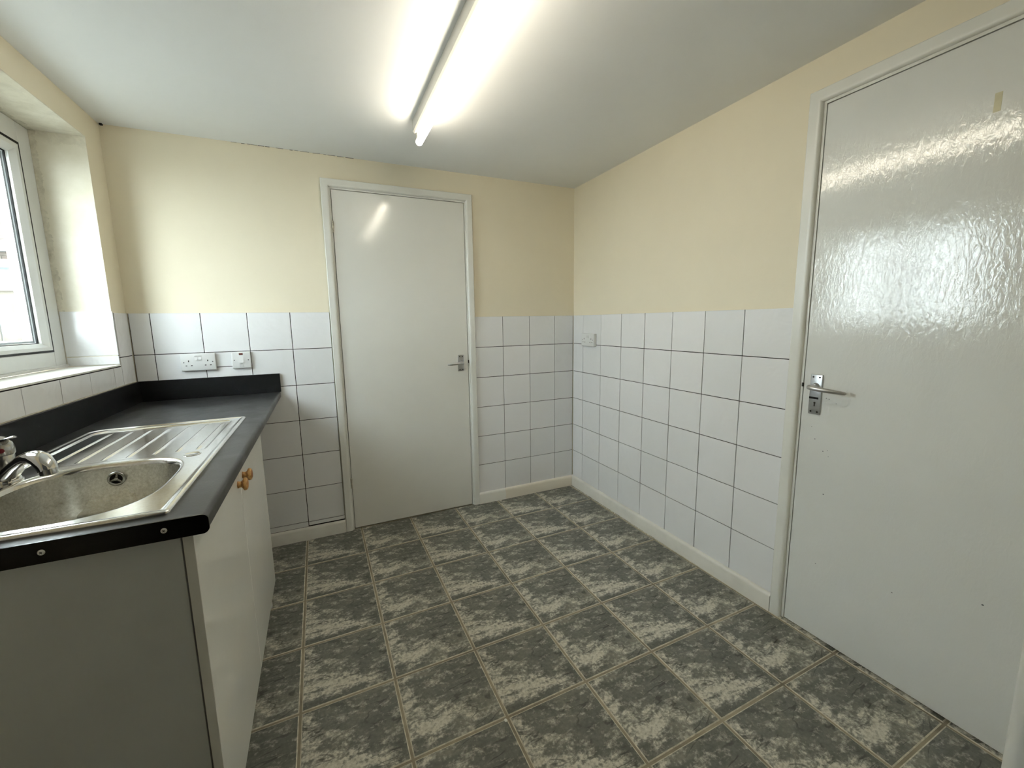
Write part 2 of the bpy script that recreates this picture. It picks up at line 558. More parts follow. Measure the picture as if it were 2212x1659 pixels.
# walls ----------------------------------------------------------------------
bo = (BD[0] - 0.004, BD[1] + 0.004, BD[2] + 0.004)      # opening around the leaf
wall_back = boxes('wall_back', 'cream_wall', [
    (XL - 0.3, bo[0], TT, 0.12, 0, ZC), (bo[1], 0.12, TT, 0.12, 0, ZC), (bo[0], bo[1], TT, 0.12, bo[2], ZC),
    (bo[0], bo[1], 0.10, 0.12, 0, bo[2])])  # last box: unseen backing added behind the leaf to block sky light
tag(wall_back, 'cream wall with half-height white tiles around the closed door', 'wall', kind='structure')
ro = (RD[0] + 0.004, RD[1] - 0.004, RD[2] + 0.004)
wall_right = boxes('wall_right', 'cream_wall', [
    (TT, 0.12, ro[0], TT, 0, ZC), (TT, 0.12, YF - 0.1, ro[1], 0, ZC), (TT, 0.12, ro[1], ro[0], ro[2], ZC),
    (0.10, 0.12, ro[1], ro[0], 0, ro[2])])  # last box: added backing so no sky light leaks round the door
tag(wall_right, 'cream wall with half-height white tiles and the glossy door', 'wall', kind='structure')
XP = XL - TT
wall_left = boxes('wall_left', 'cream_wall', [
    (XP - WT, XP, YF - 0.1, WY0, 0, ZC), (XP - WT, XP, WY1, TT, 0, ZC),
    (XP - WT, XP, WY0, WY1, WZ1, ZC), (XP - WT, XP, WY0, WY1, 0, WZ0 - 0.012)])
tag(wall_left, 'cream wall with the deep window recess above the sink', 'wall', kind='structure')
# plaster lining of the recess: two jambs and the head
boxes('recess_lining', 'recess_plaster', [
    (WXI - 0.02, XP + 0.001, WY1 - 0.004, WY1, WZ0, WZ1), (WXI - 0.02, XP + 0.001, WY0, WY0 + 0.004, WZ0, WZ1),
    (WXI - 0.02, XP + 0.001, WY0, WY1, WZ1 - 0.004, WZ1)], wall_left)
DX0, DX1, DZ = -2.30, -1.272, 2.0
wall_front = boxes('wall_front', 'cream_wall', [
    (XL - 0.1, DX0, YF - 0.1, YF, 0, ZC), (DX1, 0.12, YF - 0.1, YF, 0, ZC), (DX0, DX1, YF - 0.1, YF, DZ, ZC)])
tag(wall_front, 'cream wall with an open doorway facing the closed back door', 'wall', kind='structure')

# wall tiles ------------------------------------------------------------------
TG = 0.0017            # half joint
tile_cache = {}
def wall_tile(parent, plane, a0, a1, z0, z1, poly=None, face=None):
    """plane: 'back' (y=0), 'right' (x=0), 'left' (x=XL), 'jamb' (faces -y at y=face)"""
    a0 += TG; a1 -= TG; z0 += TG; z1 -= TG
    wd, ht = a1 - a0, z1 - z0
    key = (round(wd, 4), round(ht, 4))
    if key not in tile_cache:
        tile_cache[key] = slab_mesh('wall_tile', [(-wd / 2, -ht / 2), (wd / 2, -ht / 2), (wd / 2, ht / 2), (-wd / 2, ht / 2)], 0.0012, -TT, 0.0, ['wall_tile_glaze'])
    o = bpy.data.objects.new('wall_tile', tile_cache[key])
    COL.objects.link(o)
    o.parent = parent
    ca, cz = (a0 + a1) / 2, (z0 + z1) / 2
    jit = random.uniform(-0.0004, 0.0002)
    tx, ty = random.uniform(-0.004, 0.004), random.uniform(-0.004, 0.004)
    if plane == 'back':
        M = Matrix(((1, 0, 0, ca), (0, 0, -1, jit), (0, 1, 0, cz), (0, 0, 0, 1)))
    elif plane == 'right':      # faces -x, local x runs along -y
        M = Matrix(((0, 0, -1, jit), (-1, 0, 0, ca), (0, 1, 0, cz), (0, 0, 0, 1)))
    elif plane == 'left':
        M = Matrix(((0, 0, 1, XL - jit), (1, 0, 0, ca), (0, 1, 0, cz), (0, 0, 0, 1)))
    elif plane == 'jamb':
        M = Matrix(((1, 0, 0, ca), (0, 0, -1, face), (0, 1, 0, cz), (0, 0, 0, 1)))
    elif plane == 'jamb_back':
        M = Matrix(((-1, 0, 0, ca), (0, 0, 1, face), (0, 1, 0, cz), (0, 0, 0, 1)))
    o.matrix_world = M @ Matrix.Rotation(tx, 4, 'X') @ Matrix.Rotation(ty, 4, 'Y') if plane not in ('jamb', 'jamb_back') else M
    return o

def grout(parent, ext):
    return box('grout_bed', 'grout_dark', ext, parent)

GD = 0.0040            # grout lies this far behind the tile faces
BBT = 0.078
# right wall
xs = [-0.0005, -0.125 - 0.0] + [-(0.125 + k * P) for k in range(1, 7)] + [-1.5475]
for r in range(6):
    z1 = ZTR - r * P; z0 = max(z1 - P, 0.066)
    for a, b in zip(xs, xs[1:]):
        wall_tile(wall_right, 'right', b, a, z0, z1)
grout(wall_right, (GD, TT + 0.002, -1.5465, -0.001, 0.05, ZTR - 0.0015))
# right wall between the door and the front wall
for r in range(6):
    z1 = ZTR - r * P; z0 = max(z1 - P, 0.066)
    wall_tile(wall_right, 'right', YF + 0.001, -2.417, z0, z1)
# back wall, right of the door
xb = [-0.0025, -0.1572, -0.3592, -0.5612, -0.7645]
for r in range(6):
    z1 = ZTR - r * P; z0 = max(z1 - P, 0.066)
    for a, b in zip(xb, xb[1:]):
        wall_tile(wall_back, 'back', b, a, z0, z1)
grout(wall_back, (-0.7635, -0.001, GD, TT + 0.002, 0.05, ZTR - 0.0015))
# back wall, left of the door; the lowest row is a cut strip
xl = [XL + 0.002, -2.4335, -2.2315, -2.0295, -1.8275, -1.6285]
for r in range(7):
    z1 = ZTL - r * P; z0 = z1 - P if r < 6 else 0.076
    for c_, (a, b) in enumerate(zip(xl, xl[1:])):
        if r == 1 and c_ == 2:           # tile cut round the socket and switch boxes
            wall_tile(wall_back, 'back', a, b, 1.041, z1)
            wall_tile(wall_back, 'back', a, b, z0, 1.041)
        elif r == 6 and c_ >= 4:
            wall_tile(wall_back, 'back', a, b, 0.081, z1 - 0.004)
        elif r == 5 and c_ >= 4:
            wall_tile(wall_back, 'back', a, b, z0 - 0.004, z1)
        else:
            wall_tile(wall_back, 'back', a, b, z0, z1)
grout(wall_back, (XL + 0.001, -1.6295, GD, TT + 0.002, 0.05, ZTL - 0.0015))
# left wall under the sill and beside the recess
yl = [-0.2198, -0.4275, -0.631, -0.835, -1.038, -1.241, -1.444, -1.647, -1.85, -2.053, -2.256, YF]
for a, b in zip(yl, yl[1:]):
    wall_tile(wall_left, 'left', b, a, 0.80, WZ0 - 0.0095 if b > -1.31 else 1.118)
wall_tile(wall_left, 'left', -0.2198, -0.139, 0.80, WZ0 - 0.0095)
wall_tile(wall_left, 'left', -0.139, -0.0015, 0.80, 1.118)
wall_tile(wall_left, 'left', -0.139, -0.0015, 1.118, ZTL)
for a, b in zip(yl[5:], yl[6:]):
    wall_tile(wall_left, 'left', b, a, 1.118, ZTL)
grout(wall_left, (XP - 0.002, XL - GD, WY0 - 0.001, -0.001, 0.79, WZ0 - 0.006))
grout(wall_left, (XP - 0.002, XL - GD, -0.1395, -0.001, WZ0 - 0.006, ZTL - 0.0015))
grout(wall_left, (XP - 0.002, XL - GD, YF + 0.001, WY0 - 0.001, 0.79, ZTL - 0.0015))
# jamb tiles inside the recess
wall_tile(wall_left, 'jamb', WXI + 0.001, XL, 1.128, 1.3255, face=WY1 - 0.007)
wall_tile(wall_left, 'jamb', WXI + 0.001, XL, WZ0 + 0.001, 1.128, face=WY1 - 0.007)
wall_tile(wall_left, 'jamb_back', WXI + 0.001, XL, 1.128, 1.3255, face=WY0 + 0.007)
wall_tile(wall_left, 'jamb_back', WXI + 0.001, XL, WZ0 + 0.001, 1.128, face=WY0 + 0.007)

# baseboards ------------------------------------------------------------------
def baseboard(name, label, p0, d, length, nrm, mat, h=BBT, t=0.018):
    prof = [(0, 0), (t, 0), (t, h - 0.012), (t - 0.002, h - 0.006), (t - 0.006, h - 0.0015), (t - 0.010, h), (0, h)]
    bm = bmesh.new()
    add_prism(bm, prof, p0, nrm, (0, 0, 1), d, length)
    o = finish(name, bm, mat)
    smooth_by_angle(o, 0.5)
    return tag(o, label, 'baseboard', kind='structure')
baseboard('baseboard_right', 'white baseboard below tiles, running from corner to glossy door casing', (0, -1.546, 0), (0, 1, 0), 1.546, (-1, 0, 0), 'baseboard_white')
baseboard('baseboard_back', 'two-tone white and cream baseboard between door casing and corner', (-0.766, 0, 0), (1, 0, 0), 0.766 - 0.018, (0, -1, 0), 'baseboard_two_tone', t=0.019)
baseboard('baseboard_back', 'scuffed white baseboard between worktop end and door casing', (XL, 0, 0), (1, 0, 0), -1.627 - XL, (0, -1, 0), 'baseboard_white', h=0.076)

# ------------------------------------------------------------------ doors
def casing_bm(u0, u1, top, ww, thick, P0, U, Z, NRM):
    """architrave round an opening; u0<u1 inner edges, ww width; mitred, inner edge rounded"""
    # profile across the width: from inner (0) to outer (ww)
    prof = [(0.0, 0.0), (0.0, thick * 0.45), (0.003, thick * 0.75), (0.008, thick * 0.95), (0.014, thick), (ww - 0.003, thick), (ww, thick - 0.003), (ww, 0.0)]
    bm = bmesh.new()
    P0, U, Z, NRM = Vector(P0), Vector(U), Vector(Z), Vector(NRM)
    path = []
    for s, h in prof:
        path.append([(u0 - s, 0.0), (u0 - s, top + s), (u1 + s, top + s), (u1 + s, 0.0)])
    vs = [[bm.verts.new(P0 + U * a + Z * b + NRM * prof[i][1]) for a, b in row] for i, row in enumerate(path)]
    n = len(prof)
    for i in range(n):
        j = (i + 1) % n
        for k in range(3):
            bm.faces.new((vs[i][k], vs[i][k + 1], vs[j][k + 1], vs[j][k]))
    bm.faces.new([vs[i][0] for i in range(n)]); bm.faces.new([vs[i][3] for i in range(n)][::-1])
    return bm

def lever_handle(parent, Mx, pw, ph, key, lever_len, sgn, pivot_z):
    """Mx: local frame, x along the door, y out of the door, z up, origin at plate centre"""
    def put(o):
        o.matrix_world = Mx
        o.parent = parent
        return o
    pl = box('backplate', 'alu', (-pw / 2, pw / 2, 0, 0.006, -ph / 2, ph / 2), None, 0.0028, 3)
    smooth_by_angle(pl, 0.7); put(pl)
    tag(pl, 'satin aluminium backplate')
    bm = bmesh.new()
    add_lathe(bm, (0, 0.004, pivot_z), (0, 1, 0), [(0.0125, 0), (0.0125, 0.004), (0.0105, 0.007), (0.0095, 0.012)], 24)
    ro_ = finish('rose', bm, 'alu_satin', None); smooth_by_angle(ro_, 0.7); put(ro_)
    bm = bmesh.new()
    s = sgn
    pts = [(0, 0.008, pivot_z), (0, 0.03, pivot_z), (s * 0.001, 0.046, pivot_z), (s * 0.006, 0.054, pivot_z), (s * 0.016, 0.057, pivot_z - 0.0006), (s * 0.04, 0.055, pivot_z - 0.003), (s * 0.07, 0.048, pivot_z - 0.006), (s * lever_len * 0.88, 0.037, pivot_z - 0.0085), (s * lever_len * 0.97, 0.033, pivot_z - 0.0095), (s * lever_len, 0.031, pivot_z - 0.010)]
    add_tube(bm, pts, [0.0095, 0.0095, 0.0102, 0.0104, 0.0103, 0.0096, 0.009, 0.0082, 0.0065, 0.002], 16, True, (1.0, 0.85))
    lv = finish('lever', bm, 'alu_satin', None, True); put(lv)
    for i, (a, b) in enumerate([(-1, 1), (1, 1), (-1, -1), (1, -1)]):
        bm = bmesh.new()
        add_lathe(bm, (a * (pw / 2 - 0.010), 0.0052, b * (ph / 2 - 0.010)), (0, 1, 0), [(0.0034, 0), (0.0034, 0.0012), (0.0025, 0.0016)], 12)
        put(finish('screw', bm, 'dark_hole', None))
    if key:
        bm = bmesh.new()
        add_lathe(bm, (0, 0.0052, key), (0, 1, 0), [(0.0036, 0), (0.0036, 0.0012)], 16)
        add_box(bm, -0.0021, 0.0021, 0.0052, 0.0064, key - 0.013, key)
        put(finish('keyhole', bm, 'dark_hole', None))
        t_ = box('tape_strip', 'tape_black', (-pw / 2 + 0.001, pw / 2 - 0.009, 0.0055, 0.0068, key + 0.0145, key + 0.022)); put(t_)
        tag(t_, 'black tape strip above the keyhole')

def hinge(parent, Mx, h):
    bm = bmesh.new()
    n = 5
    for k in range(n):
        z0 = -h / 2 + k * h / n + 0.0006; z1 = z0 + h / n - 0.0012
        add_lathe(bm, (0, 0, z0), (0, 0, 1), [(0.0042, 0), (0.0046, 0.0008), (0.0046, z1 - z0 - 0.0008), (0.0042, z1 - z0)], 12)
    add_lathe(bm, (0, 0, -h / 2 - 0.002), (0, 0, 1), [(0.0025, 0), (0.0025, h + 0.004)], 10)
    add_box(bm, -0.0008, 0.0008, -0.002, 0.012, -h / 2, h / 2)
    o = finish('hinge', bm, 'hinge_paint', None); smooth_by_angle(o, 0.6)
    o.matrix_world = Mx; o.parent = parent
    return o

# back door
d1 = empty('door_1', ((BD[0] + BD[1]) / 2, 0, 0))
tag(d1, 'flush white door with short lever handle and painted hinges, beside the worktop', 'door', kind='structure')
def par(o, p):
    o.parent = p
    o.matrix_parent_inverse = p.matrix_world.inverted() if False else Matrix.Translation(-Vector(p.location))
    return o
par(box('leaf', 'door_satin', (BD[0], BD[1], 0.001, 0.037, 0.008, BD[2]), None, 0.0012, 2), d1)
li = 0.010
par(boxes('lining', 'trim_white', [
    (BD[0] - 0.003 - li, BD[0] - 0.003, 0.0, 0.10, 0, BD[2] + 0.003 + li), (BD[1] + 0.003, BD[1] + 0.003 + li, 0.0, 0.10, 0, BD[2] + 0.003 + li),
    (BD[0] - 0.003, BD[1] + 0.003, 0.0, 0.10, BD[2] + 0.003, BD[2] + 0.003 + li),
    (BD[0] - 0.003, BD[0] + 0.012, 0.040, 0.06, 0, BD[2] + 0.003), (BD[1] - 0.012, BD[1] + 0.003, 0.040, 0.06, 0, BD[2] + 0.003),
    (BD[0], BD[1], 0.040, 0.06, BD[2] - 0.012, BD[2] + 0.003)]), d1)
cs = finish('casing', casing_bm(BD[0] - 0.011, BD[1] + 0.011, BD[2] + 0.011, 0.040, 0.016, (0, 0, 0), (1, 0, 0), (0, 0, 1), (0, -1, 0)), 'trim_white')
smooth_by_angle(cs, 0.6); par(cs, d1)
for z in (1.786, 0.297):
    par(hinge(None, Matrix.Translation((BD[0] - 0.002, -0.0035, z)), 0.062), d1)
hp = empty('handle', ((-0.8631), 0.001, 0.988)); par(hp, d1)
Mh = Matrix(((-1, 0, 0, 0), (0, -1, 0, 0), (0, 0, 1, 0), (0, 0, 0, 1)))
lever_handle(hp, Mh, 0.040, 0.105, None, 0.098, 1, 0.005)
box('latch_keep', 'dark_hole', (BD[1] + 0.001, BD[1] + 0.006, -0.0012, 0.004, 0.985, 1.005)).name = 'latch_keep'
par(bpy.data.objects['latch_keep'], d1)

# right door
d2 = empty('door_2', (0, (RD[0] + RD[1]) / 2, 0))
tag(d2, 'glossy white flush door with long backplate, keyhole and scuff marks', 'door', kind='structure')
par(box('leaf', 'door_gloss', (0.001, 0.037, RD[1], RD[0], 0.008, RD[2]), None, 0.0012, 2), d2)
par(boxes('lining', 'trim_white', [
    (0.0, 0.10, RD[0] + 0.003, RD[0] + 0.003 + li, 0.004, RD[2] + 0.003 + li), (0.0, 0.10, RD[1] - 0.003 - li, RD[1] - 0.003, 0.004, RD[2] + 0.003 + li),
    (0.0, 0.10, RD[1] - 0.003, RD[0] + 0.003, RD[2] + 0.003, RD[2] + 0.003 + li),
    (0.040, 0.06, RD[0] - 0.012, RD[0] + 0.003, 0.004, RD[2] + 0.003), (0.040, 0.06, RD[1] - 0.003, RD[1] + 0.012, 0.004, RD[2] + 0.003),
    (0.040, 0.06, RD[1], RD[0], RD[2] - 0.012, RD[2] + 0.003)]), d2)
cs = finish('casing', casing_bm(-RD[0] + -0.012, -RD[1] + 0.012, RD[2] + 0.012, 0.042, 0.016, (0, 0, 0), (0, -1, 0), (0, 0, 1), (-1, 0, 0)), 'trim_white')
smooth_by_angle(cs, 0.6); par(cs, d2)
hp = empty('handle', (0.001, -1.6455, 0.9605)); par(hp, d2)
Mh = Matrix(((0, -1, 0, 0), (-1, 0, 0, 0), (0, 0, 1, 0), (0, 0, 0, 1)))
lever_handle(hp, Mh, 0.042, 0.151, -0.032, 0.112, 1, 0.031)
par(box('latch_keep', 'dark_hole', (-0.0012, 0.004, RD[0] + 0.0015, RD[0] + 0.007, 0.984, 0.999)), d2)
# scuffs and a square of old tape on the leaf
bm = bmesh.new()
for (u, z, r) in [(-1.6856, 0.750, 0.0022), (-1.7007, 0.5864, 0.0028), (-1.700, 0.757, 0.0016), (-1.681, 0.951, 0.0018), (-1.690, 0.949, 0.0020), (-1.714, 0.936, 0.0016), (-1.697, 0.304, 0.002), (-1.640, 0.835, 0.0015), (-1.655, 0.79, 0.002), (-1.93, 0.33, 0.002), (-2.13, 0.42, 0.003), (-1.705, 0.735, 0.0014)]:
    add_lathe(bm, (0.0012, u, z), (-1, 0, 0), [(r, 0), (r * 0.8, 0.0006)], 8)
sc = finish('scuff_marks', bm, 'dull_grey'); par(sc, d2)
tag(sc, 'small dark chips in the door paint', kind='stuff')
paint('old_tape', (206, 199, 164), 0.3, 0.05, 30)
par(box('tape_patch', 'old_tape', (0.0004, 0.0016, -2.0255, -2.0115, 1.781, 1.829)), d2)
tag(bpy.data.objects['tape_patch'], 'yellowed tape rectangle high on the door')

# doorway the camera looks through
tr = empty('trim_1', ((DX0 + DX1) / 2, YF, 0))
tag(tr, 'white painted casing and lining of the open doorway', 'door frame', kind='structure')
cs = finish('casing', casing_bm(DX0 + 0.002, DX1 - 0.008, DZ - 0.012, 0.045, 0.015, (0, YF, 0), (1, 0, 0), (0, 0, 1), (0, 1, 0)), 'trim_white')
smooth_by_angle(cs, 0.6); par(cs, tr)
par(boxes('lining', 'trim_white', [(DX0, DX0 + 0.012, YF - 0.1, YF, 0, DZ), (DX1 - 0.010, DX1, YF - 0.1, YF, 0, DZ), (DX0, DX1, YF - 0.1, YF, DZ - 0.012, DZ)]), tr)

# ------------------------------------------------------------------ window
win = empty('window_1', (WXI, (WY0 + WY1) / 2, WZ0))
tag(win, 'white plastic double-glazed window with two lights above the sink', 'window', kind='structure')
FZ0, FZ1 = WZ0 + 0.006, WZ1 - 0.004
FY0, FY1 = WY0 + 0.004, WY1 - 0.005
ym = (WY0 + WY1) / 2
xo, xi = WXI - 0.065, WXI
def ring_boxes(y0, y1, z0, z1, wl, wb, x0, x1, wt=None, wr=None):
    wt = wt or wb; wr = wr or wl
    return [(x0, x1, y0, y0 + wr, z0, z1), (x0, x1, y1 - wl, y1, z0, z1), (x0, x1, y0 + wr, y1 - wl, z0, z0 + wb), (x0, x1, y0 + wr, y1 - wl, z1 - wt, z1)]
par(boxes('outer_frame', 'upvc', ring_boxes(FY0, FY1, FZ0, FZ1, 0.078, 0.064, xo, xi, 0.078) + [(xo, xi, ym - 0.035, ym + 0.035, FZ0 + 0.064, FZ1 - 0.078)], None, 0.003), win)
par(box('frame_sub_sill', 'upvc', (xi - 0.03, xi + 0.008, FY0, FY1, WZ0 + 0.001, WZ0 + 0.012), None, 0.002), win)
bays = [(ym + 0.035, FY1 - 0.078), (FY0 + 0.078, ym - 0.035)]
for (a, b) in bays:
    z0, z1 = FZ0 + 0.064, FZ1 - 0.078
    sash = empty('sash', (0, 0, 0)); par(sash, win)
    par(boxes('gasket', 'gasket', ring_boxes(a, b, z0, z1, 0.014, 0.011, xo + 0.01, xi + 0.0006), None), sash)
    # sash with a sloping glazing bead: ring with bevelled section
    bm = bmesh.new()
    sw = 0.048
    prof = [(0.0105, xi + 0.002), (0.015, xi + 0.004), (sw - 0.020, xi + 0.003), (sw, xi - 0.012), (sw, xo + 0.01), (0.0105, xo + 0.01)]
    rows = []
    for s, x in prof:
        rows.append([bm.verts.new((x, yy, zz)) for yy, zz in ((a + s, z0 + s * 0.75), (b - s, z0 + s * 0.75), (b - s, z1 - s), (a + s, z1 - s))])
    for i in range(len(prof)):
        j = (i + 1) % len(prof)
        for k in range(4):
            bm.faces.new((rows[i][k], rows[i][(k + 1) % 4], rows[j][(k + 1) % 4], rows[j][k]))
    sf = finish('sash_frame', bm, 'upvc'); par(sf, sash)
    gx = xi - 0.024
    ga, gb, gz0, gz1 = a + sw, b - sw, z0 + sw * 0.75, z1 - sw
    par(boxes('glazing_gasket', 'gasket', ring_boxes(ga, gb, gz0, gz1, 0.003, 0.003, gx - 0.003, gx + 0.003), None), sash)
    par(boxes('spacer_bar', 'alu', ring_boxes(ga + 0.004, gb - 0.004, gz0 + 0.004, gz1 - 0.004, 0.010, 0.008, gx - 0.018, gx - 0.006), None), sash)
    par(box('pane', 'window_glass', (gx - 0.002, gx + 0.002, ga - 0.002, gb + 0.002, gz0 - 0.002, gz1 + 0.002)), sash)
    par(box('pane', 'window_glass', (gx - 0.024, gx - 0.020, ga - 0.002, gb + 0.002, gz0 - 0.002, gz1 + 0.002)), sash)
sl = box('window_sill', 'sill_paint', (WXI, XL + 0.0015, WY0 + 0.001, WY1 - 0.0075, WZ0 - 0.007, WZ0), None, 0.0015)
par(sl, win)
par(box('sill_joint', 'grout_dark', (XP - 0.001, XL - GD + 0.0005, WY0 + 0.001, WY1 - 0.0075, WZ0 - 0.0115, WZ0 - 0.006)), win)

# ------------------------------------------------------------------ worktop
WH, WTK, WFX, WNY = 0.889, 0.036, -1.907, -1.620
HX0, HX1, HY0, HY1 = -2.425, -1.998, -1.578, -1.12    # cut-out for the bowl
wt = empty('worktop', (WFX, WNY, WH - WTK))
tag(wt, 'black laminate worktop with rounded front edge and black upstand', 'worktop')
bm = bmesh.new()
r = 0.010
prof = [(HX1, WH - WTK), (WFX - r, WH - WTK)]
for k in range(1, 7):
    t = -math.pi / 2 + k / 6 * math.pi / 2
    prof.append((WFX - r + r * math.cos(t), WH - WTK + r + r * math.sin(t)))
for k in range(0, 7):
    t = k / 6 * math.pi / 2
    prof.append((WFX - r + r * math.cos(t), WH - r + r * math.sin(t)))
prof.append((HX1, WH))
add_prism(bm, prof, (0, WNY, 0), (1, 0, 0), (0, 0, 1), (0, 1, 0), -0.001 - WNY)
add_box(bm, XL, HX0, WNY, -0.001, WH - WTK, WH)
add_box(bm, HX0, HX1, WNY, HY0, WH - WTK, WH)
add_box(bm, HX0, HX1, HY1, -0.001, WH - WTK, WH)
o = finish('slab', bm, 'worktop_laminate'); smooth_by_angle(o, 0.5); par(o, wt)
UH = 0.101
par(box('back_upstand', 'upstand_laminate', (XL + 0.016, WFX + 0.004, -0.017, -0.0005, WH, WH + UH), None, 0.0012), wt)
par(box('side_upstand', 'upstand_laminate', (XL + 0.0005, XL + 0.016, WNY, -0.0005, WH, WH + UH), None, 0.0012), wt)
par(box('sealant_bead', 'hinge_paint', (XL + 0.0005, XL + 0.006, WNY, -0.018, WH + UH, WH + UH + 0.003)), wt)
# screwed black end strip with rounded front
bm = bmesh.new()
ep = [(XL + 0.002, WH - WTK - 0.002), (WFX - 0.010, WH - WTK - 0.002)]
for k in range(1, 6):
    t = -math.pi / 2 + k / 5 * math.pi / 2
    ep.append((WFX - 0.010 + 0.012 * math.cos(t), WH - WTK + 0.010 + 0.012 * math.sin(t)))
for k in range(0, 6):
    t = k / 5 * math.pi / 2
    ep.append((WFX - 0.010 + 0.012 * math.cos(t), WH - 0.009 + 0.010 * math.sin(t)))
ep.append((XL + 0.002, WH + 0.001))
add_prism(bm, ep, (0, WNY - 0.0045, 0), (1, 0, 0), (0, 0, 1), (0, 1, 0), 0.0043)
es = finish('end_strip', bm, 'black_edging'); par(es, wt)
for x in (-1.9757, -2.1445, -2.313, -2.45):
    bm = bmesh.new()
    add_lathe(bm, (x, WNY - 0.0040, 0.8712), (0, -1, 0), [(0.0052, 0), (0.0050, 0.0014), (0.0032, 0.0022)], 18)
    s = finish('screw', bm, 'screw_white'); s.parent = es
    bm = bmesh.new()
    # cross slot
    for q in (0.6, 0.6 + math.pi / 2):
        dx, dz = math.cos(q) * 0.0024, math.sin(q) * 0.0024
        add_tube(bm, [(x - dx, WNY - 0.0062, 0.8712 - dz), (x + dx, WNY - 0.0062, 0.8712 + dz)], 0.0006, 6)
    s = finish('screw_slot', bm, 'dark_hole'); s.parent = es

# ------------------------------------------------------------------ sink
snk = empty('kitchen_sink', (-2.207, -1.127, WH))
tag(snk, 'stainless steel inset sink with single bowl and ribbed drainer', 'sink')
SX0, SX1, SY0, SY1 = -2.443, -1.974, -1.592, -0.672
def rrect(x0, x1, y0, y1, rr, n=10):
    """counter-clockwise; rr radii for corners (x1,y0),(x1,y1),(x0,y1),(x0,y0)"""
    out = []
    for (cx, cy, r_, a0) in ((x1 - rr[0], y0 + rr[0], rr[0], -90), (x1 - rr[1], y1 - rr[1], rr[1], 0), (x0 + rr[2], y1 - rr[2], rr[2], 90), (x0 + rr[3], y0 + rr[3], rr[3], 180)):
        for k in range(n + 1):
            t = math.radians(a0 + 90 * k / n)
            out.append((cx + r_ * math.cos(t), cy + r_ * math.sin(t)))
    return out
BCX, BCY, BA, BB, BE = -2.198, -1.355, 0.166, 0.196, 3.0
NB = 96
def bowl_ring(inset, z):
    out = []
    for k in range(NB):
        t = 2 * math.pi * k / NB
        c_, s_ = math.cos(t), math.sin(t)
        out.append((BCX + (BA - inset) * math.copysign(abs(c_) ** (2 / BE), c_), BCY + (BB - inset) * math.copysign(abs(s_) ** (2 / BE), s_), z))
    return out
bm = bmesh.new()
def ring_verts(bm, pts):
    return [bm.verts.new(p) for p in pts]
def skin(bm, r0, r1):
    n = len(r0)
    for k in range(n):
        bm.faces.new((r0[k], r0[(k + 1) % n], r1[(k + 1) % n], r1[k]))
zs = WH + 0.0032
# outer rim rings
orr = [0.012, 0.012, 0.05, 0.012]
rings = []
for ins, z in ((0.0, WH), (0.0, zs), (0.001, zs + 0.0025), (0.003, zs + 0.0042), (0.006, zs + 0.0050), (0.010, zs + 0.0046), (0.014, zs + 0.0032), (0.018, zs + 0.0024), (0.020, zs + 0.0024)):
    rr = [max(0.002, q - ins) for q in orr]
    rings.append(ring_verts(bm, [(x, y, z) for x, y in rrect(SX0 + ins, SX1 - ins, SY0 + ins, SY1 - ins, rr)]))
for r0, r1 in zip(rings, rings[1:]):
    skin(bm, r0, r1)
outer = rings[-1]
# drainer recess
dr = []
DRX0, DRX1, DRY0, DRY1 = -2.418, -2.012, -1.135, -0.70
for ins, z in ((-0.002, zs + 0.0024), (0.0, zs + 0.0024), (0.003, zs + 0.0018), (0.007, zs - 0.0010), (0.010, zs - 0.0016), (0.012, zs - 0.0016)):
    dr.append(ring_verts(bm, [(x, y, z) for x, y in rrect(DRX0 + ins, DRX1 - ins, DRY0 + ins, DRY1 - ins, [0.03 - ins, 0.03 - ins, 0.04 - ins, 0.04 - ins])]))
for r0, r1 in zip(dr, dr[1:]):
    skin(bm, r0, r1)
bm.faces.new(dr[-1])
# bowl lip
bl = []
for ins, z in ((-0.008, zs + 0.0024), (-0.006, zs + 0.0024), (-0.002, zs + 0.0018), (0.001, zs - 0.0006), (0.003, zs - 0.004), (0.005, zs - 0.010)):
    bl.append(ring_verts(bm, bowl_ring(ins, z)))
for r0, r1 in zip(bl, bl[1:]):
    skin(bm, r0, r1)
bm.edges.ensure_lookup_table()
def loop_edges(vs):
    es_ = []
    for k in range(len(vs)):
        e = bm.edges.get((vs[k], vs[(k + 1) % len(vs)]))
        es_.append(e)
    return es_
bmesh.ops.triangle_fill(bm, use_beauty=True, use_dissolve=False, edges=loop_edges(outer) + loop_edges(dr[0]) + loop_edges(bl[0]), normal=(0, 0, 1))
# ribs
for x in (-2.362, -2.306, -2.252, -2.198, -2.140, -2.086, -2.038):
    y0, y1 = -1.105, -0.735
    n = 24
    sec = []
    for k in range(n + 1):
        y = y0 + (y1 - y0) * k / n
        h = 0.0034 * min(1, k / 2, (n - k) / 2)
        sec.append([bm.verts.new((x + dx, y, zs - 0.0017 + h * hz)) for dx, hz in ((-0.0065, 0), (-0.0038, 0.55), (-0.0016, 0.95), (0.0016, 0.95), (0.0038, 0.55), (0.0065, 0))])
    for a_, b_ in zip(sec, sec[1:]):
        for k in range(5):
            bm.faces.new((a_[k], a_[k + 1], b_[k + 1], b_[k]))
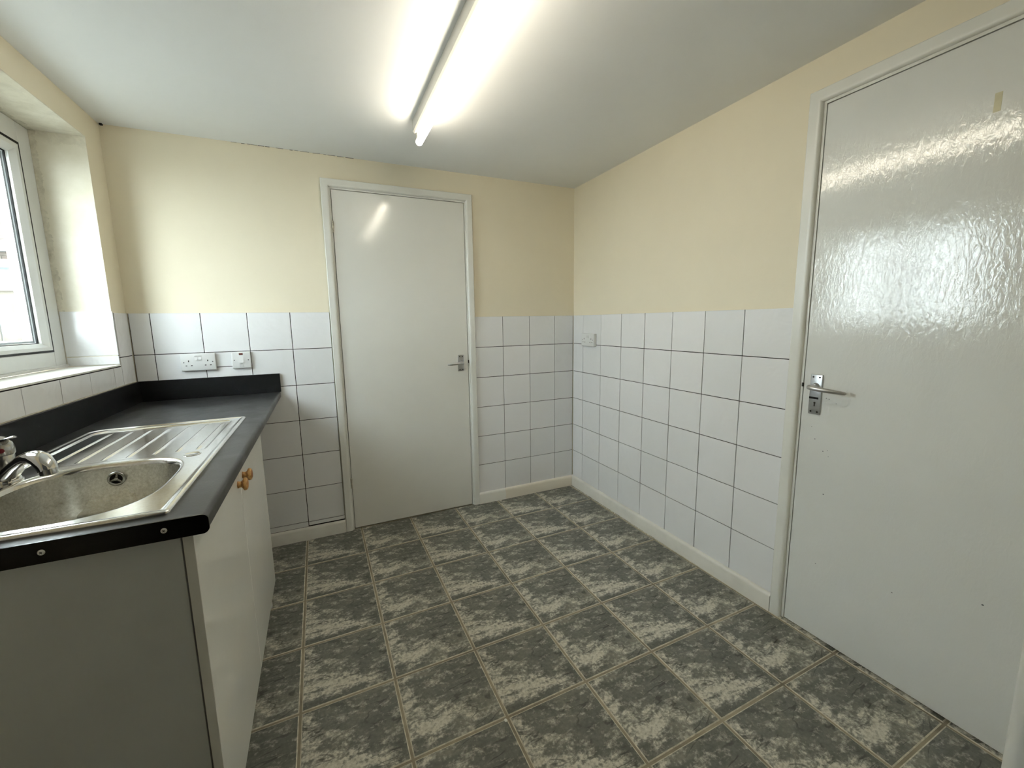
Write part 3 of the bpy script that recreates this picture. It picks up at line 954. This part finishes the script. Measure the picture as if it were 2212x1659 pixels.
# oval pressed mark at the end of the drainer
o = finish('sink_top', bm, 'steel_top'); smooth_by_angle(o, 0.7); par(o, snk)
bm = bmesh.new()
DEP = 0.155
br = []
for ins, z in ((0.005, -0.010), (0.008, -0.05), (0.011, -0.09), (0.014, -0.115), (0.020, -0.135), (0.032, -0.148), (0.05, -0.154), (0.09, -DEP), (0.125, -DEP - 0.002)):
    br.append(ring_verts(bm, bowl_ring(ins, zs + z)))
for r0, r1 in zip(br, br[1:]):
    skin(bm, r0, r1)
bm.faces.new(br[-1])
o = finish('bowl', bm, 'steel_bowl'); smooth_by_angle(o, 1.0); par(o, snk)
# waste in the bottom
bm = bmesh.new()
add_lathe(bm, (BCX, BCY, zs - DEP - 0.003), (0, 0, 1), [(0.040, 0), (0.040, 0.003), (0.034, 0.0045), (0.028, 0.003), (0.004, 0.002)], 28)
o = finish('waste', bm, 'chrome_dull'); smooth_by_angle(o, 0.8); par(o, snk)
# overflow on the far wall of the bowl
oc = Vector((-2.204, BCY + BB - 0.0120, 0.8535))
ovf = empty('overflow', (0, 0, 0)); par(ovf, snk)
bm = bmesh.new()
n = 32
def torus(bm, c, R, r_, n=32, m=10):
    vv = [[bm.verts.new(c + Vector(((R + r_ * math.cos(q)) * math.cos(t), r_ * math.sin(q), (R + r_ * math.cos(q)) * math.sin(t)))) for q in (2 * math.pi * j / m for j in range(m))] for t in (2 * math.pi * k / n for k in range(n))]
    for k in range(n):
        for j in range(m):
            bm.faces.new((vv[k][j], vv[(k + 1) % n][j], vv[(k + 1) % n][(j + 1) % m], vv[k][(j + 1) % m]))
torus(bm, oc, 0.0160, 0.0036)
o = finish('overflow_ring', bm, 'chrome_dull', None, True); par(o, ovf)
bm = bmesh.new()
add_lathe(bm, oc + Vector((0, 0.002, 0)), (0, -1, 0), [(0.0158, 0), (0.0158, 0.0015)], 28)
o = finish('overflow_hole', bm, 'tape_black'); par(o, ovf)
bm = bmesh.new()
add_lathe(bm, oc + Vector((0, 0.001, 0)), (0, -1, 0), [(0.005, 0), (0.005, 0.004), (0.003, 0.0055)], 18)
for k in range(3):
    t = math.radians(80 + 120 * k)
    d = Vector((math.cos(t), 0, math.sin(t)))
    add_tube(bm, [oc + d * 0.003 - Vector((0, 0.001, 0)), oc + d * 0.0155 - Vector((0, 0.001, 0))], [0.0035, 0.0022], 8)
o = finish('overflow_spider', bm, 'chrome_dull', None, True); par(o, ovf)
# round blank pressed into the rim
bm = bmesh.new()
cc = Vector((-2.035, -1.165, zs + 0.0026))
ringp = [cc + Vector((0.021 * math.cos(t), 0.021 * math.sin(t), 0)) for t in (2 * math.pi * k / 28 for k in range(28))]
add_lathe(bm, cc - Vector((0, 0, 0.0012)), (0, 0, 1), [(0.021, 0), (0.0205, 0.0022), (0.018, 0.0026), (0.0165, 0.0018), (0.002, 0.0017)], 28)
o = finish('tap_hole_blank', bm, 'steel_top'); smooth_by_angle(o, 0.9); par(o, snk)

# ------------------------------------------------------------------ tap
TX, TY, TZ = -2.388, -1.212, zs + 0.0024
tap = empty('mixer_tap', (TX, TY, TZ))
tag(tap, 'chrome single-lever mixer tap with a short curved spout on the sink rim', 'tap')
def tput(name, bm, mat, sm=True):
    o = finish(name, bm, mat, None); smooth_by_angle(o, 0.7); par(o, tap); return o
bm = bmesh.new()
add_lathe(bm, (TX, TY, TZ), (0, 0, 1), [(0.029, 0), (0.029, 0.004), (0.026, 0.008), (0.0235, 0.012), (0.0225, 0.02), (0.0225, 0.030)], 32)
tput('base', bm, 'chrome')
bm = bmesh.new()
add_lathe(bm, (TX, TY, TZ + 0.030), (0, 0, 1), [(0.0215, 0), (0.0215, 0.002), (0.0225, 0.003), (0.0222, 0.034), (0.0215, 0.035)], 32)
tput('body', bm, 'chrome_dull')
bm = bmesh.new()
add_lathe(bm, (TX, TY, TZ + 0.066), (0, 0, 1), [(0.0235, 0), (0.0245, 0.003), (0.024, 0.018), (0.021, 0.028), (0.014, 0.034), (0.004, 0.036)], 32)
cap = tput('lever_cap', bm, 'chrome_dull')
# lever: flat tapered plate on the cap
bm = bmesh.new()
c0 = Vector((TX, TY, TZ + 0.104)); ld = Vector((0.86, -0.5, 0.0)).normalized(); lw = Vector((0.5, 0.86, 0))
top, bot = [], []
for s, wd, h in ((-0.075, 0.010, 0.012), (-0.055, 0.014, 0.008), (-0.02, 0.018, 0.001), (0.01, 0.018, -0.001), (0.03, 0.014, 0.002), (0.042, 0.008, 0.005), (0.046, 0.003, 0.006)):
    p = c0 + ld * s + Vector((0, 0, h))
    top.append([bm.verts.new(p + lw * (wd * q) + Vector((0, 0, 0.003 * (1 - q * q)))) for q in (-1, -0.5, 0, 0.5, 1)])
    bot.append([bm.verts.new(p + lw * (wd * q) - Vector((0, 0, 0.003))) for q in (-1, -0.5, 0, 0.5, 1)])
for lay in (top, bot):
    for a_, b_ in zip(lay, lay[1:]):
        for k in range(4):
            bm.faces.new((a_[k], a_[k + 1], b_[k + 1], b_[k]))
for i in range(len(top) - 1):
    for k in (0, 4):
        bm.faces.new((top[i][k], top[i + 1][k], bot[i + 1][k], bot[i][k]))
for i in (0, len(top) - 1):
    for k in range(4):
        bm.faces.new((top[i][k], top[i][k + 1], bot[i][k + 1], bot[i][k]))
tput('lever', bm, 'chrome')
bm = bmesh.new()
dd = (CAM - Vector((TX, TY, TZ + 0.08))); dd.z = 0; dd.normalize()
dd = Vector((0.52, -0.85, 0)).normalized()
add_lathe(bm, Vector((TX, TY, TZ + 0.078)) + dd * 0.0235, dd, [(0.0058, 0), (0.0055, 0.0014), (0.002, 0.0018)], 16)
dot = finish('temperature_dot', bm, 'tap_dot_red'); par(dot, tap)
tag(dot, 'red temperature dot')
bm = bmesh.new()
sd = Vector((0.745, -0.667, 0)).normalized()
def sp(s, h): return Vector((TX, TY, TZ)) + sd * s + Vector((0, 0, h))
add_tube(bm, [sp(0.012, 0.012), sp(0.03, 0.026), (sp(0.06, 0.045)), sp(0.095, 0.062), sp(0.12, 0.070), sp(0.142, 0.0715), sp(0.160, 0.066), sp(0.172, 0.055), sp(0.176, 0.044)],
         [0.019, 0.018, 0.0165, 0.0165, 0.017, 0.0178, 0.018, 0.0172, 0.0158], 24, True, (1.05, 0.85))
tput('spout', bm, 'chrome')
bm = bmesh.new()
add_lathe(bm, sp(0.1765, 0.048), (sd * 0.12 + Vector((0, 0, -1))), [(0.0145, 0), (0.0150, 0.003), (0.0148, 0.012), (0.012, 0.0135)], 24)
tput('aerator', bm, 'chrome_dull')

# ------------------------------------------------------------------ sink cabinet
cab = empty('sink_cabinet', (-1.937, -1.608, 0), 0.0092)
tag(cab, 'white two-door base unit under the sink with wooden knobs', 'cabinet')
# local frame: y along the front (0 near end .. LEN far end), x out to the room (0 = door face)
LEN, DBZ, DTZ, CT = 1.036, 0.118, 0.846, WH - WTK - 0.002
DPT = 0.555
def cp(o):
    o.parent = cab
    return o
cp(box('end_panel', 'cabinet_white', (-DPT, -0.0215, 0.004, 0.020, 0.0, CT), None, 0.0008))
cp(box('end_panel', 'cabinet_white', (-DPT, -0.0215, LEN - 0.020, LEN - 0.002, 0.0, CT), None, 0.0008))
cp(box('bottom_panel', 'cabinet_white', (-DPT, -0.024, 0.020, LEN - 0.020, DBZ - 0.002, DBZ + 0.016)))
cp(box('back_panel', 'cabinet_white', (-DPT, -DPT + 0.006, 0.020, LEN - 0.020, DBZ + 0.016, 0.70)))
cp(box('front_rail', 'cabinet_white', (-0.040, -0.024, 0.020, LEN - 0.020, CT - 0.06, CT)))
cp(box('plinth', 'plinth_white', (-0.072, -0.056, 0.020, LEN - 0.020, 0.0, DBZ - 0.003)))
mid = LEN / 2 - 0.005
for k, (a, b, ky) in enumerate(((0.0, mid - 0.0006, mid - 0.045), (mid + 0.0006, LEN, mid + 0.045))):
    dr_ = cp(box('cabinet_door', 'cabinet_gloss', (-0.018, 0.0, a, b, DBZ, DTZ), None, 0.0012, 2))
    bm = bmesh.new()
    add_lathe(bm, (0.0, ky, 0.776), (1, 0, 0), [(0.011, 0), (0.0095, 0.004), (0.009, 0.009), (0.0125, 0.013), (0.0185, 0.016), (0.0195, 0.020), (0.0175, 0.0245), (0.011, 0.0272), (0.002, 0.0280)], 28)
    kn = finish('knob', bm, 'pine_knob'); smooth_by_angle(kn, 0.7)
    kn.parent = dr_
    tag(kn, 'turned pine knob')

# ------------------------------------------------------------------ sockets and switch
def plate_frame(c, kind):
    # local x along wall, y out of wall, z up
    if kind == 'back':
        return Matrix(((-1, 0, 0, c[0]), (0, -1, 0, c[1]), (0, 0, 1, c[2]), (0, 0, 0, 1)))
    return Matrix(((0, -1, 0, c[0]), (-1, 0, 0, c[1]), (0, 0, 1, c[2]), (0, 0, 0, 1)))
def make_socket(name, label, c, kind, depth, flip, tilt=0.0):
    root = empty(name)
    root.matrix_world = plate_frame(c, kind) @ Matrix.Rotation(tilt, 4, 'Y')
    tag(root, label, 'socket')
    s = flip
    o = box('faceplate', 'socket_white', (-0.073, 0.073, 0, depth, -0.043, 0.043), root, 0.003, 3); smooth_by_angle(o, 0.6)
    for cx in (-0.040, 0.040):
        bm = bmesh.new()
        add_box(bm, cx - 0.0022, cx + 0.0022, depth - 0.001, depth + 0.0004, 0.002, 0.0105)
        add_box(bm, cx - 0.0145, cx - 0.0075, depth - 0.001, depth + 0.0004, -0.0185, -0.0145)
        add_box(bm, cx + 0.0075, cx + 0.0145, depth - 0.001, depth + 0.0004, -0.0185, -0.0145)
        finish('pin_slots', bm, 'dark_hole', root)
    for cx in (-0.0603, 0.0603):
        bm = bmesh.new(); add_lathe(bm, (cx, depth - 0.001, 0.0), (0, 1, 0), [(0.0030, 0), (0.0028, 0.0015)], 14)
        finish('screw', bm, 'dull_grey', root)
    for cx in (-0.0075, 0.0075):
        bm = bmesh.new()
        add_prism(bm, [(0.012, 0), (0.012, 0.0045), (0.026, 0.0012), (0.033, 0.0030), (0.033, 0)], (cx - 0.0066, depth - 0.0005, 0), (0, 0, 1), (0, 1, 0), (1, 0, 0), 0.0132)
        finish('rocker', bm, 'socket_white', root)
        box('rocker_surround', 'socket_white', (cx - 0.0073, cx + 0.0073, depth - 0.001, depth + 0.0002, 0.0112, 0.0338), root)
    return root
make_socket('double_socket', 'white double socket above the black upstand', (-2.258, -0.0002, 1.0725), 'back', 0.016, 1)
make_socket('double_socket', 'white double socket on tiled wall beside the empty corner', (-0.0002, -0.2085, 1.1168), 'right', 0.022, 1, 0.012)
sw = empty('cooker_switch'); sw.matrix_world = plate_frame((-2.072, -0.0002, 1.0728), 'back')
tag(sw, 'white square switch with red neon beside the double socket', 'switch')
o = box('faceplate', 'socket_white', (-0.0425, 0.0425, 0, 0.016, -0.043, 0.043), sw, 0.003, 3); smooth_by_angle(o, 0.6)
box('neon', 'neon_red', (-0.009, 0.009, 0.014, 0.0165, 0.0265, 0.0365), sw, 0.0006)
bm = bmesh.new()
add_prism(bm, [(-0.014, 0), (-0.014, 0.0065), (0.0, 0.0025), (0.014, 0.0015), (0.014, 0)], (-0.0095, 0.0155, 0), (0, 0, 1), (0, 1, 0), (1, 0, 0), 0.019)
finish('rocker', bm, 'socket_white', sw)
box('rocker_surround', 'socket_white', (-0.0105, 0.0105, 0.015, 0.0162, -0.0152, 0.0150), sw)
for cx in (-0.0315, 0.0315):
    bm = bmesh.new(); add_lathe(bm, (cx, 0.015, 0.0), (0, 1, 0), [(0.0034, 0), (0.0030, 0.0016)], 14)
    finish('screw', bm, 'dull_grey', sw)
boxes('label_frame', 'dull_grey', [(-0.009, 0.009, 0.0155, 0.0163, -0.0235, -0.0228), (-0.009, 0.009, 0.0155, 0.0163, -0.0300, -0.0293), (-0.009, 0.009, 0.0155, 0.0163, -0.0365, -0.0358), (-0.009, -0.0083, 0.0155, 0.0163, -0.0365, -0.0228), (0.0083, 0.009, 0.0155, 0.0163, -0.0365, -0.0228)], sw)

# ------------------------------------------------------------------ fluorescent light
fl = empty('fluorescent_light', (-1.206, -1.16, ZC))
tag(fl, 'white ceiling batten with one bare lit fluorescent tube', 'light fitting')
FY_, NY_ = -0.552, -1.772
bm = bmesh.new()
add_prism(bm, [(-0.026, 0), (-0.026, -0.048), (-0.020, -0.055), (0.020, -0.055), (0.026, -0.048), (0.026, 0)], (-1.206, NY_, ZC), (1, 0, 0), (0, 0, 1), (0, 1, 0), FY_ - NY_)
par(finish('batten', bm, 'batten_white'), fl)
for y, sg in ((FY_, -1), (NY_, 1)):
    bm = bmesh.new()
    add_box(bm, -1.217, -1.195, min(y, y + sg * 0.022), max(y, y + sg * 0.022), ZC - 0.086, ZC - 0.0545, 0.003)
    o = finish('lamp_holder', bm, 'endcap_white'); par(o, fl)
bm = bmesh.new()
y0, y1 = NY_ - 0.012, FY_ + 0.004
tl = y1 - y0
cap_ = [(0.0155 * math.sin(q), 0.011 * (1 - math.cos(q))) for q in (math.pi / 2 * k_ / 5 for k_ in range(1, 6))]
add_lathe(bm, (-1.206, y0, ZC - 0.091), (0, 1, 0), cap_ + [(0.0155, tl - 0.011)] + [(r_, tl - h_) for r_, h_ in cap_[-2::-1]], 24)
o = finish('tube', bm, 'tube_glow'); smooth_by_angle(o, 0.9); par(o, fl)
tag(o, 'lit warm-white fluorescent tube')

# ------------------------------------------------------------------ small flecks on the floor
for k, (x, y, r_) in enumerate(((-0.165, -0.235, 0.0055), (-1.236, -1.512, 0.006), (-0.61, -0.99, 0.003))):
    bm = bmesh.new()
    pts = [(r_ * random.uniform(0.6, 1.1) * math.cos(t), r_ * random.uniform(0.6, 1.1) * math.sin(t)) for t in (2 * math.pi * q / 8 for q in range(8))]
    add_prism(bm, pts, (x, y, 0.0018), (1, 0, 0), (0, 1, 0), (0, 0, 1), 0.0012)
    o = finish('paint_flake', bm, 'flake_white')
    tag(o, ('white paint flake on the floor tile in the tiled corner', 'largest white paint flake, on a grout joint of the floor', 'tiniest white paint flake on a slate-print floor tile')[k], 'paint flake', 'paint flakes on the floor')

# ------------------------------------------------------------------ unseen hall shell, added to keep sky light out of the room
hall = boxes('wall_added_hall', 'added_hall_white', [
    (-3.2, -3.1, -5.2, YF - 0.1, 0, 2.3), (-3.2, 0.2, YF - 0.12, YF - 0.1, ZC - 0.05, 2.3),  # second box added to stop sky leaking in over the doorway wall
    (0.1, 0.2, -5.2, YF - 0.1, 0, 2.3), (-3.2, 0.2, -5.3, -5.2, 0, 2.3),
    (-3.2, XL - 0.1, YF - 0.1, YF, 0, 2.3)])
hall.name = 'wall_added_hall'
tag(hall, 'plain white unseen hall walls, added to keep sky light out', 'wall', kind='structure')
hf = box('floor_added_hall', 'added_hall_carpet', (-3.2, 0.2, -5.3, YF - 0.14, -0.06, 0.0))
tag(hf, 'grey carpeted floor of the unseen hall added against sky light', 'floor', kind='structure')
hc = box('ceiling_added_hall', 'ceiling_white', (-3.2, 0.2, -5.3, YF - 0.1, 2.3, 2.4))
tag(hc, 'white ceiling of the unseen hall added against sky light', 'ceiling', kind='structure')
# ------------------------------------------------------------------ outside
gr = box('ground', 'concrete', (-30, -2.83, -8, 25, -0.3, -0.15))
tag(gr, 'pale concrete yard outside the window', 'ground', kind='structure')
fz = -0.15
fe = empty('garden_fence', (-4.5, 2.0, fz))
tag(fe, 'weathered grey wooden board fence outside the window', 'fence')
x = -7.0
k = 0
while x < -3.1:
    par(box('fence_board', 'fence_wood', (x, x + 0.115, 2.0 + (0.008 if k % 2 else 0), 2.022 + (0.008 if k % 2 else 0), fz, 1.555 + random.uniform(-0.003, 0.003)), None, 0.002), fe)
    x += 0.122; k += 1
par(box('top_rail', 'fence_wood', (-7.0, -3.05, 1.985, 2.04, 1.548, 1.584), None, 0.003), fe)
par(box('rail', 'fence_wood', (-7.0, -3.05, 1.965, 2.0, 1.10, 1.165), None, 0.003), fe)
# shed with corrugated wall
sh = empty('garden_shed', (-6.0, 4.6, fz))
tag(sh, 'pale corrugated metal shed behind the fence', 'shed')
bm = bmesh.new()
n = 60
prevr = None
for k in range(n + 1):
    z = fz + k / n * (1.99 - fz)
    y = 4.5 + 0.018 * math.sin(k * 2 * math.pi / 3.0)
    row = [bm.verts.new((-9.0, y, z)), bm.verts.new((-3.4, y, z))]
    if prevr:
        bm.faces.new((prevr[0], prevr[1], row[1], row[0]))
    prevr = row
par(finish('corrugated_wall', bm, 'shed_sheet'), sh)
par(box('shed_body', 'shed_sheet', (-9.0, -3.4, 4.53, 6.0, fz, 1.98)), sh)
par(box('fascia', 'fascia_white', (-9.05, -3.35, 4.42, 4.5, 1.985, 2.075)), sh)
# house beyond
ho = empty('neighbour_house', (-8, 7, fz))
tag(ho, 'brick house with tiled roof and white gutter beyond the shed', 'house')
wallp = box('brick_wall', 'house_brick', (-16, -4.0, 7.05, 7.2, fz, 2.5)); par(wallp, ho)
for r_ in range(5):
    z = 2.14 + r_ * 0.075
    for c_ in range(20):
        x = -8.2 + c_ * 0.225 + (0.11 if r_ % 2 else 0)
        o = box('brick', 'house_brick', (x, x + 0.215, 7.03, 7.06, z, z + 0.065)); par(o, ho)
par(box('gutter', 'fascia_white', (-16, -3.9, 6.92, 7.06, 2.50, 2.63), None, 0.02), ho)
rt = [(-0.0, 0.0)]
bmr = None
for c_ in range(7):
    y0 = 7.0 + c_ * 0.31; z0 = 2.64 + c_ * 0.105
    bm = bmesh.new()
    prev = None
    for k in range(120):
        x = -12 + k * 0.07
        h = 0.022 * math.sin(k * 2 * math.pi / 4)
        row = [bm.verts.new((x, y0, z0 + h)), bm.verts.new((x, y0 + 0.36, z0 + 0.10 + h)), bm.verts.new((x, y0, z0 - 0.03 + h))]
        if prev:
            bm.faces.new((prev[0], row[0], row[1], prev[1])); bm.faces.new((prev[2], row[2], row[0], prev[0]))
        prev = row
    o = finish('tile_course', bm, 'roof_tile'); par(o, ho)
par(box('upper_wall', 'render_white', (-16, -4.0, 9.1, 9.3, 2.5, 3.78)), ho)
par(box('upper_gutter', 'gutter_grey', (-16, -3.9, 8.98, 9.1, 3.76, 3.86), None, 0.02), ho)
bm = bmesh.new()
add_prism(bm, [(8.95, 3.86), (11.2, 5.0), (11.2, 4.9), (8.95, 3.76)], (-16, 0, 0), (0, 1, 0), (0, 0, 1), (1, 0, 0), 12.1)
par(finish('upper_roof', bm, 'roof_tile'), ho)
